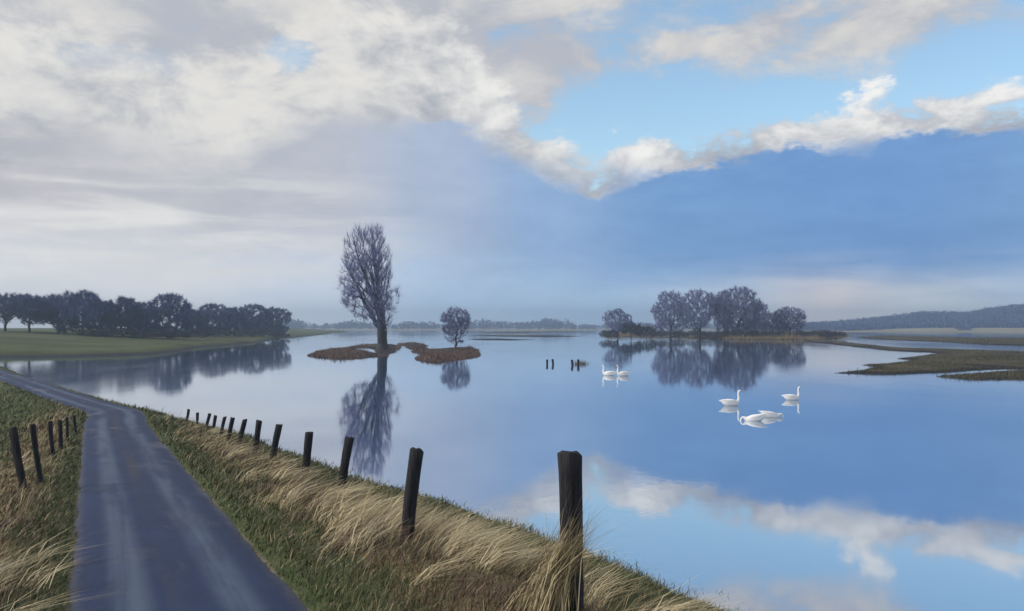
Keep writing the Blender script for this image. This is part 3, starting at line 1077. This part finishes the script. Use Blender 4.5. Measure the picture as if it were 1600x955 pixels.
# ------------------------------------------------------------------ grass and reeds
def blades(name, base, hgt, lean, wid, cols, mt, seed, segs=2, curve=.5):
    """base Nx3, hgt N, lean Nx2 (horizontal tip offset as a share of height)"""
    n = len(base)
    r = np.random.default_rng(seed)
    th = r.uniform(0, np.pi, n)
    sd = np.stack([np.cos(th), np.sin(th), np.zeros(n)], 1) * (wid[:, None] * .5)
    lv = np.concatenate([lean, np.zeros((n, 1))], 1) * hgt[:, None]
    rise = hgt / np.sqrt(1 + .6 * (lean ** 2).sum(1))
    up = np.array([0, 0, 1.0])
    rows = []
    for t, wv in ((0, 1.0), (.5, .8), (1.0, 0)):
        c = base + lv * (t ** 1.8) + up * (rise * (t - .22 * t * t * np.clip(np.hypot(lean[:, 0], lean[:, 1]), 0, 1.6)))[:, None]
        rows.append((c, wv))
    V = np.stack([rows[0][0] - sd, rows[0][0] + sd, rows[1][0] + sd * .8, rows[1][0] - sd * .8, rows[2][0]], 1).reshape(-1, 3)
    b = (np.arange(n) * 5)[:, None]
    q = np.concatenate([b, b + 1, b + 2, b + 3, b + 3, b + 2, b + 4], 1)
    ls = np.stack([np.arange(n) * 7, np.arange(n) * 7 + 4], 1).ravel()
    return mesh_np(name, V, q.ravel(), ls, mt, False, np.repeat(cols, 5, 0))


def near_pts(n, amin, amax, rmin, rmax, seed):
    r = np.random.default_rng(seed)
    a = r.uniform(amin, amax, n); d = rmin * (rmax / rmin) ** r.uniform(0, 1, n)
    return d * np.sin(a), d * np.cos(a), d, r


G1 = np.array([0.040, 0.054, 0.022]); G2 = np.array([0.105, 0.118, 0.050]); STR1 = np.array([0.155, 0.115, 0.055]); STR2 = np.array([0.42, 0.345, 0.205])
BR1 = np.array([0.075, 0.048, 0.042]); BR2 = np.array([0.15, 0.095, 0.06])


def lerp(a, b, t): return a[None] * (1 - t[:, None]) + b[None] * t[:, None]


def bank_grass():
    # short green turf and weeds
    x, y, d, r = near_pts(190000, R(-36), R(24), 6.5, 85, 101)
    u, v = road_uv(x, y); vs = vshore(u)
    z = h_ground(x, y)
    ok = ((v > 1.18) & (z > .04 - .35 * r.uniform(0, 1, len(x)) ** 3)) | ((v < -1.18) & (v > -26))
    x, y, d, z, u, v = [a[ok] for a in (x, y, d, z, u, v)]
    n = len(x)
    r2 = np.random.default_rng(102)
    patch = fbm(x * .5, y * .5, 60, 3)
    h = np.clip(r2.normal(.15, .05, n) + .12 * patch, .05, .4) * np.interp(d, [6, 40], [1.0, 1.25])
    edge = np.clip((np.abs(v) - 1.05) / .5, .3, 1); h *= edge
    lean = np.stack([.45 + r2.normal(0, .45, n), .15 + r2.normal(0, .45, n)], 1)
    wd = np.clip(.0011 * d, .010, .05)
    t = np.clip(r2.uniform(0, 1, n) * .8 + .4 * patch, 0, 1)
    c = lerp(G1, G2, t)
    dr, br = dryness(x, y)
    k = r2.uniform(0, 1, n) < (.10 + .45 * dr)
    c[k] = lerp(STR1, STR2, r2.uniform(0, .6, n))[k]
    swath = fbm(x * .42 + 3, y * .42, 75, 3)
    k = r2.uniform(0, 1, n) < np.clip(-.1 - swath * 3.2, 0, .75) * np.clip(dr * 1.5, 0, 1)
    c[k] = lerp(BR1, BR2, r2.uniform(0, 1, n))[k]
    k = r2.uniform(0, 1, n) < np.clip(br, 0, .75)
    keep = ~k
    me = blades('short_grass', np.stack([x, y, z - .02], 1)[keep], h[keep], lean[keep], wd[keep], c[keep], M['blade'], 103)
    obj('short_grass', me, kind='stuff', label='short green grass on the dike banks beside the road', category='grass')
    # long dead grass swept over by the wind, in tussocks
    x, y, d, r = near_pts(170000, R(-36), R(20), 6.5, 60, 111)
    u, v = road_uv(x, y); vs = vshore(u)
    z = h_ground(x, y)
    dr, br = dryness(x, y)
    tus = fbm(x * 1.1, y * 1.1, 70, 3)
    swath = fbm(x * .42 + 3, y * .42, 75, 3)
    ok = (((v > 1.40) & (v < vs - .6)) | ((v < -1.35) & (v > -6))) & (z > .1) & (r.uniform(0, 1, len(x)) < dr * np.clip(.48 + 2.2 * tus, .02, 1) * np.clip(.42 + 2.8 * swath, .05, .9))
    x, y, d, z, u, v, tus = [a[ok] for a in (x, y, d, z, u, v, tus)]
    n = len(x)
    r2 = np.random.default_rng(112)
    h = np.clip(r2.normal(.48, .16, n) + .42 * tus, .12, 1.05)
    h *= np.where(v < 0, .75, 1.0) * np.clip((np.abs(v) - 1.1) / .9, .35, 1)
    flow = 2.2 * fbm(x * .35, y * .35, 80, 3)
    ang = .35 + flow * .8
    mag = np.clip(1.15 + r2.normal(0, .35, n), .2, 2.2) * np.where(v < 0, .6, 1)
    lean = np.stack([np.cos(ang) * mag + r2.normal(0, .16, n), np.sin(ang) * mag + r2.normal(0, .16, n)], 1)
    wd = np.clip(.0009 * d, .009, .03)
    t = np.clip(r2.beta(1.4, 1.6, n) + .35 * tus, 0, 1)
    c = lerp(STR1, STR2, t)
    pb = fbm(x * .55, y * .55, 90, 3)
    k = (r2.uniform(0, 1, n) < np.clip((pb - .10) * 3.5, 0, .85))
    c[k] = lerp(BR1, BR2, r2.uniform(0, 1, n))[k]
    me = blades('dead_grass', np.stack([x, y, z - .02], 1), h, lean, wd, c, M['blade'], 113)
    obj('dead_grass', me, kind='stuff', label='long straw-coloured dead grass swept over the verges by the wind', category='grass')

    # broad pale clumps of bent straw
    r3 = np.random.default_rng(141)
    V_b, V_h, V_l, V_c = [], [], [], []
    cx, cy, d, _ = near_pts(950, R(-34), R(12), 7, 45, 142)
    u, v = road_uv(cx, cy)
    dr, br = dryness(cx, cy)
    sw = fbm(cx * .42 + 3, cy * .42, 75, 3)
    ok = (r3.uniform(0, 1, len(cx)) < dr * np.clip(.5 + 2.5 * sw, 0, 1)) & (((v > 1.9) & (v < 6.5)) | ((v < -1.7) & (v > -5)))
    cx, cy, v = cx[ok], cy[ok], v[ok]
    for X, Y, vv in zip(cx, cy, v):
        k = int(r3.integers(22, 48))
        ang = .35 + 1.8 * float(fbm(np.array([X * .35]), np.array([Y * .35]), 80, 3)[0]) + r3.normal(0, .25)
        bx = X + r3.normal(0, .09, k); by = Y + r3.normal(0, .09, k)
        mg = np.clip(r3.normal(1.3, .3, k), .4, 2.3); aa = ang + r3.normal(0, .22, k)
        V_b.append(np.stack([bx, by, np.zeros(k)], 1)); V_h.append(np.clip(r3.normal(.62, .16, k), .2, 1.0) * (.8 if vv < 0 else 1))
        V_l.append(np.stack([np.cos(aa) * mg, np.sin(aa) * mg], 1))
        V_c.append(lerp(np.array([.30, .235, .125]), np.array([.60, .52, .35]), np.clip(r3.uniform(0, 1, k) * .7 + r3.uniform(0, .3), 0, 1)))
    bb = np.concatenate(V_b); bb[:, 2] = h_ground(bb[:, 0], bb[:, 1]) - .03
    dd = np.hypot(bb[:, 0], bb[:, 1])
    me = blades('straw_clumps', bb, np.concatenate(V_h), np.concatenate(V_l), np.clip(.0013 * dd, .013, .035), np.concatenate(V_c), M['blade'], 143)
    obj('straw_clumps', me, kind='stuff', label='pale bent straw clumps scattered over the verges', category='grass')


bank_grass()


def reeds(name, hf, polys, n, hgt, label, c0, c1, seed, inset=.5, dens=None, wid=.10):
    r = np.random.default_rng(seed)
    P = np.concatenate(polys)
    az = np.arctan2(P[:, 0], P[:, 1]); rr = np.hypot(P[:, 0], P[:, 1])
    a = r.uniform(az.min(), az.max(), n * 6); d = 1 / r.uniform(1 / rr.max(), 1 / rr.min(), n * 6)
    x = d * np.sin(a); y = d * np.cos(a); z = hf(x, y)
    ok = z > -.05
    if dens is not None:
        ok &= r.uniform(0, 1, len(x)) < dens(x, y, z)
    x, y, z, d = x[ok][:n], y[ok][:n], z[ok][:n], d[ok][:n]
    m = len(x)
    cl = fbm(x * .15, y * .08, seed, 3)
    h = np.clip(hgt * (r.normal(.75, .2, m) + .7 * cl), hgt * .15, hgt * 1.6) * np.where(r.uniform(0, 1, m) < .04 + .10 * np.clip(cl * 3, 0, 1), 2.2, 1)
    lean = r.normal(0, .25, (m, 2)) + np.array([.15, 0])
    c = lerp(np.array(c0), np.array(c1), np.clip(r.uniform(0, 1, m) + .4 * cl, 0, 1))
    me = blades(name, np.stack([x, y, z - .05], 1), h, lean, np.full(m, wid), c, M['reed'], seed + 1)
    obj(name, me, kind='stuff', label=label, category='reeds')


def isl_dens(x, y, z):
    px = 800 + F * x / y
    return np.where((px > 575) & (px < 620), .25, 1.0)


reeds('island_reeds', isl_h, isl_P, 26000, .42, 'brown dead reeds covering the low island', (0.075, 0.050, 0.044), (0.185, 0.120, 0.095), 301, dens=isl_dens)
x0, y0 = at(635, 300)
reeds('bank_reeds', bank_h, bank_P, 16000, 1.7, 'ochre reed fringe along the waterline of the wooded bank', (0.12, 0.085, 0.045), (0.23, 0.165, 0.085), 303, wid=.2,
      dens=lambda x, y, z: np.where(z < .75, 1.0, .25))
reeds('marsh_grass', mud1_h, mud1_P, 24000, .24, 'short olive marsh grass on the long mudbank at right', (0.044, 0.046, 0.030), (0.100, 0.090, 0.056), 305, wid=.10)
reeds('marsh_grass', mud3_h, mud3_P, 9000, .45, 'olive marsh grass on the farthest mudbank at right', (0.044, 0.046, 0.030), (0.100, 0.090, 0.056), 307, wid=.18)
reeds('marsh_grass', mud2_h, mud2_P, 8000, .22, 'olive marsh grass on the nearest small mudbank at the right edge', (0.044, 0.046, 0.030), (0.100, 0.090, 0.056), 309, wid=.09)


# ------------------------------------------------------------------ fence posts
def post_mesh(seed, hgt, wbase, wtop, lean, slant, depth=.35):
    """hewn post: uneven four-to-eight sided section, tapered, split slanting top; base at z=0"""
    r = random.Random(seed)
    ns = 10
    rows = 9
    bm = bmesh.new()
    ph = r.uniform(0, 6)
    off = [1 + r.uniform(-.13, .13) for _ in range(ns)]
    rings = []
    for j in range(rows + 1):
        t = j / rows
        z = -depth + t * (hgt + depth)
        tt_ = max(0, z / hgt)
        wv = (wbase + (wtop - wbase) * tt_) / 2 * (1 + r.uniform(-.035, .035))
        cx = lean[0] * tt_ * hgt + .018 * math.sin(3.1 * tt_ + ph); cy = lean[1] * tt_ * hgt + .015 * math.cos(2.3 * tt_ + ph)
        ring = []
        for k in range(ns):
            a = 2 * math.pi * k / ns
            # rounded square section
            c, s = math.cos(a), math.sin(a)
            q = (abs(c) ** 4 + abs(s) ** 4) ** -.25
            q = .55 * q + .45
            rr = wv * q * off[k]
            zz = z + (slant * c * wv if j == rows else 0) + (r.uniform(-.02, .02) if j == rows else 0)
            ring.append(bm.verts.new((cx + c * rr, cy + s * rr, zz)))
        rings.append(ring)
    for a, b in zip(rings[:-1], rings[1:]):
        for k in range(ns):
            bm.faces.new((a[k], a[(k + 1) % ns], b[(k + 1) % ns], b[k]))
    # weathered end: a smaller raised ring and a cap
    top = rings[-1]
    ctr = sum((v.co for v in top), Vector()) / ns
    inner = [bm.verts.new(ctr + (v.co - ctr) * .72 + Vector((0, 0, .018 + r.uniform(-.006, .006)))) for v in top]
    for k in range(ns):
        bm.faces.new((top[k], top[(k + 1) % ns], inner[(k + 1) % ns], inner[k]))
    cv = bm.verts.new(ctr + Vector((0, 0, .012)))
    for k in range(ns):
        bm.faces.new((inner[k], inner[(k + 1) % ns], cv))
    bm.normal_update()
    me = bpy.data.meshes.new('fence_post')
    bm.to_mesh(me); bm.free()
    me.materials.append(M['post'])
    for p in me.polygons:
        p.use_smooth = True
    return me


def hit(px, py, dmin=5, dmax=140):
    """where the sight line through a photograph point meets the ground"""
    d = np.linspace(dmin, dmax, 6000)
    x = (px - 800) / F * d; z = EYE - (py - HY) / F * d
    g = h_ground(x, d)
    i = np.argmax(z < g)
    return x[i], d[i], g[i]


right_posts = [  # base x, base y, top x, top y, width px
    (898, 962, 887, 709, 34), (637, 848, 650, 703, 21), (533, 773, 547, 684, 14), (475, 746, 485, 676, 12.5), (425, 725, 437, 664, 10),
    (396, 712, 406, 658, 9), (373, 699, 382, 656, 7.5), (357, 691, 364, 653, 6.2), (345, 685, 351, 652, 5.4), (333, 679, 336, 650, 5),
    (322, 672, 327, 647, 4.6), (307, 664, 309, 645, 4.4), (291, 658, 295, 640, 4.4)]
rl = ['nearest and biggest dark fence post, with straw leaning against it', 'second nearest dark fence post on the water-side verge', 'third fence post from the nearest along the water-side verge', 'fourth fence post from the nearest along the water-side verge',
      'fifth fence post from the nearest along the water-side verge', 'sixth fence post from the nearest along the water-side verge', 'seventh fence post from the nearest along the water-side verge', 'eighth fence post from the nearest on the water side',
      'ninth fence post from the nearest on the water side', 'tenth fence post from the nearest on the water side', 'third farthest post of the water-side fence', 'second farthest post of the water-side fence', 'farthest tiny post of the water-side fence']
POSTS = []


def put_post(i, bx, by, tx, ty, wpx, lab, grp, seed, dep=None, name='fence_post', ground=None):
    x, y, z = hit(bx, by) if ground is None else ground
    k = y / F
    hgt = (by - ty) * k
    lean = ((tx - bx) * k / hgt, random.uniform(-.03, .03))
    wd = wpx * k
    me = post_mesh(seed, hgt, wd * .92, wd * 1.02, lean, random.uniform(-.25, .25))
    o = obj(name, me, label=lab, category='post', group=grp)
    o.location = (x, y, z)
    POSTS.append((x, y, z, hgt, wd))
    return o


for i, (bx, by, tx, ty, wp) in enumerate(right_posts):
    put_post(i, bx, by, tx, ty, wp, rl[i], 'posts of the water-side fence', 500 + i)
left_posts = [(39, 762, 20, 668, 11.5), (63, 753, 53, 664, 9), (85, 722, 78, 659, 7), (96, 706, 92, 657, 5.5), (107, 690, 104, 653, 4.5), (118, 678, 116, 650, 4)]
ll = ['nearest leaning dark post on the left verge', 'second leaning post from the left edge on the left verge', 'third post from the left edge on the left verge', 'fourth post from the left edge, half sunk in dry grass',
      'fifth thin post from the left edge on the left verge', 'farthest thin post on the left verge near the road bend']
for i, (bx, by, tx, ty, wp) in enumerate(left_posts):
    put_post(i, bx, by, tx, ty, wp, ll[i], 'posts of the left fence', 540 + i)

# straw bundle against the nearest post
def tuft():
    px, py, pz, ph, pw = POSTS[0]
    r = np.random.default_rng(77)
    n = 420
    bx = px - .36 + r.normal(0, .16, n); by = py - .28 + r.normal(0, .14, n)
    z = h_ground(bx, by)
    h = np.clip(r.normal(.95, .30, n), .25, 1.55)
    tx = px + .02 + r.normal(0, .10, n); ty = py - .14 + r.normal(0, .07, n)
    lean = np.stack([(tx - bx) / h * (h / .95), (ty - by) / h * (h / .95)], 1) + r.normal(0, .06, (n, 2))
    c = lerp(STR1, STR2, r.beta(2, 1.3, n))
    me = blades('straw_tuft', np.stack([bx, by, z - .03], 1) - np.array([px, py, pz]), h, lean, np.full(n, .011), c, M['blade'], 78)
    o = obj('straw_tuft', me, label='tall pale straw tuft leaning against the nearest fence post', category='grass tuft')
    o.location = (px, py, pz)


tuft()

# ------------------------------------------------------------------ stakes in the water
for i, (bx, by, ty, wp, lab) in enumerate([(855, 569.5, 562, 3.4, 'leftmost short dark stake standing out of the flood water'), (864, 569.5, 561.5, 3.2, 'second short dark stake from the left in the flood water'),
                                           (894.5, 571, 562.5, 3.8, 'third short dark stake, just left of the reed tuft in the water'), (903, 571, 562, 3.8, 'fourth short dark stake, in front of the reed tuft')]):
    x, y = gp(bx, by)
    put_post(i, bx, by, bx + random.uniform(-1, 1), ty, wp, lab, 'stakes in the flood water', 600 + i, name='wooden_stake', ground=(x, y, 0.0))


def water_tuft(px, py, n, hgt, spread, lab, seed):
    x, y = gp(px, py)
    r = np.random.default_rng(seed)
    b = np.stack([r.normal(0, spread, n), r.normal(0, spread * .6, n), np.full(n, -.1)], 1)
    me = blades('reed_tuft', b, np.clip(r.normal(hgt, hgt * .25, n), .2, 3), r.normal(0, .45, (n, 2)), np.full(n, .035), lerp(np.array([.09, .07, .045]), np.array([.25, .20, .12]), r.uniform(0, 1, n)), M['reed'], seed)
    o = obj('reed_tuft', me, label=lab, category='reeds')
    o.location = (x, y, 0)


water_tuft(907, 569, 300, .75, .6, 'brown reed tuft standing in open water beside two stakes', 701)


# ------------------------------------------------------------------ swans
def loft(rings, closed_ends=True):
    bm = bmesh.new()
    R_ = [[bm.verts.new(p) for p in ring] for ring in rings]
    n = len(R_[0])
    for a, b in zip(R_[:-1], R_[1:]):
        for k in range(n):
            bm.faces.new((a[k], a[(k + 1) % n], b[(k + 1) % n], b[k]))
    for ring, flip in ((R_[0], True), (R_[-1], False)):
        c = bm.verts.new(sum((v.co for v in ring), Vector()) / n)
        for k in range(n):
            f = (ring[k], ring[(k + 1) % n], c)
            bm.faces.new(f[::-1] if flip else f)
    bmesh.ops.recalc_face_normals(bm, faces=bm.faces)
    return bm


def sweep(path, radii, n=14):
    """path in the x-z plane; radii (across y, in plane)"""
    rings = []
    for i, (x, z) in enumerate(path):
        a = path[max(0, i - 1)]; b = path[min(len(path) - 1, i + 1)]
        tx, tz = b[0] - a[0], b[1] - a[1]
        L = math.hypot(tx, tz); tx /= L; tz /= L
        nx, nz = -tz, tx
        ry, rp = radii[i]
        rings.append([(x + nx * rp * math.sin(t), ry * math.cos(t), z + nz * rp * math.sin(t)) for t in [2 * math.pi * k / n for k in range(n)]])
    return rings


def finish(bm, name, m, sub=1):
    me = bpy.data.meshes.new(name)
    bm.to_mesh(me); bm.free()
    me.materials.append(m)
    for p in me.polygons:
        p.use_smooth = True
    return me


def swan_body(pose):
    # one continuous sweep: tail, trunk, breast, neck, head
    path = [(-.86, .33), (-.70, .275), (-.54, .22), (-.38, .19), (-.18, .17), (.04, .16), (.24, .16), (.38, .19)]
    rad = [(.015, .010), (.07, .035), (.15, .11), (.215, .19), (.245, .225), (.24, .225), (.195, .19), (.125, .15)]
    if pose == 'up':
        path += [(.465, .29), (.49, .40), (.475, .52), (.455, .64), (.46, .76), (.495, .835), (.56, .865), (.625, .85), (.66, .835)]
        rad += [(.075, .085), (.066, .070), (.056, .056), (.050, .050), (.049, .049), (.053, .050), (.056, .054), (.040, .036), (.022, .020)]
    else:   # feeding: neck down under the water
        path += [(.47, .27), (.56, .33), (.65, .30), (.70, .19), (.72, .04), (.72, -.12), (.74, -.24)]
        rad += [(.080, .085), (.060, .060), (.046, .046), (.044, .044), (.046, .046), (.048, .045), (.025, .02)]
    if pose == 'down':
        ca, sa = math.cos(R(-9)), math.sin(R(-9))
        path = [(x * ca - z * sa, x * sa + z * ca) for x, z in path]
    me = finish(loft(sweep(path, rad)), 'swan_body', M['swan'])
    return me


def swan_wing(side):
    rings = []
    for x, yc, zc, ry, rz in [(-.70, .05, .335, .02, .012), (-.56, .10, .33, .055, .03), (-.38, .17, .30, .065, .075), (-.15, .205, .27, .06, .11), (.06, .20, .26, .055, .115), (.22, .16, .25, .045, .085), (.30, .12, .24, .02, .04)]:
        rings.append([(x, side * (yc + ry * math.cos(t)), zc + rz * math.sin(t)) for t in [2 * math.pi * k / 10 for k in range(10)]])
    return finish(loft(rings), 'swan_wing', M['swan'])


def swan_beak():
    rings = sweep([(.645, .845), (.69, .832), (.74, .815), (.762, .806)], [(.026, .024), (.022, .017), (.020, .011), (.010, .006)], 10)
    return finish(loft(rings), 'swan_beak', M['beak'])


def swan_knob():
    rings = sweep([(.628, .872), (.645, .876), (.662, .868)], [(.010, .012), (.016, .018), (.010, .010)], 8)
    return finish(loft(rings), 'swan_knob', M['knob'])


def eye(side):
    rings = [[(.605 + .010 * math.cos(t) * s, side * yy, .868 + .010 * math.sin(t) * s) for t in [2 * math.pi * k / 8 for k in range(8)]] for yy, s in ((.036, 1.0), (.045, .9), (.049, .4))]
    return finish(loft(rings), 'swan_eye', M['knob'])


SW = {'up': swan_body('up'), 'down': swan_body('down'), 'wl': swan_wing(1), 'wr': swan_wing(-1), 'beak': swan_beak(), 'knob': swan_knob(), 'e1': eye(1), 'e2': eye(-1)}
swans = [  # px, py of waterline, yaw (0 faces picture right), pose, size, label
    (951, 587, R(180), 'up', 1.12, 'white swan with upright neck left of its close companion, near the reed tuft'), (973, 587.5, R(196), 'up', 1.14, 'white swan right of its close companion in the far pair'),
    (1143, 634, R(12), 'up', 1.0, 'white swan with raised neck nearest the reflected grove, left of the three near swans'), (1238, 625, R(8), 'up', .92, 'rightmost white swan, alone with raised neck'),
    (1178, 657.5, R(176), 'down', 1.02, 'feeding swan with its head under water, left and nearer one of two'), (1205, 652, R(8), 'down', 1.0, 'feeding swan with its head under water, right one of two')]
for px, py, yaw, pose, s, lab in swans:
    x, y = gp(px, py)
    t = thing('swan', lab, 'swan', (x, y, 0.0 if pose == 'up' else -.035), 'swans on the flood water', yaw, (s * 1.22, s * 1.22, s * 1.32) if pose == 'up' else (s * 1.12, s * .95, s * 1.05))
    obj('body', SW[pose], t)
    for wg in (obj('wing', SW['wl'], t), obj('wing', SW['wr'], t)):
        wg.rotation_euler.y = R(9) if pose == 'down' else 0
    if pose == 'up':
        b = obj('beak', SW['beak'], t); obj('knob', SW['knob'], b); obj('eye', SW['e1'], t); obj('eye', SW['e2'], t)


# ------------------------------------------------------------------ haze
def haze():
    x0, x1, y0, y1, z0, z1 = -2700, 2700, -200, 2700, -2.6, 52
    V = [(x0, y0, z0), (x1, y0, z0), (x1, y1, z0), (x0, y1, z0), (x0, y0, z1), (x1, y0, z1), (x1, y1, z1), (x0, y1, z1)]
    Fc = [0, 3, 2, 1, 4, 5, 6, 7, 0, 1, 5, 4, 1, 2, 6, 5, 2, 3, 7, 6, 3, 0, 4, 7]
    m = bpy.data.materials.new('haze')
    m.use_nodes = True
    nt = m.node_tree; nt.nodes.clear()
    pv = nt.nodes.new('ShaderNodeVolumePrincipled')
    pv.inputs['Color'].default_value = (0.62, 0.80, 1.0, 1)
    pv.inputs['Density'].default_value = 0.00044
    pv.inputs['Anisotropy'].default_value = 0.5
    o = nt.nodes.new('ShaderNodeOutputMaterial')
    nt.links.new(pv.outputs[0], o.inputs['Volume'])
    obj('haze', mesh_np('haze', V, Fc, np.arange(6) * 4, m), kind='stuff', label='thin blue winter haze over the flooded plain', category='haze')


haze()
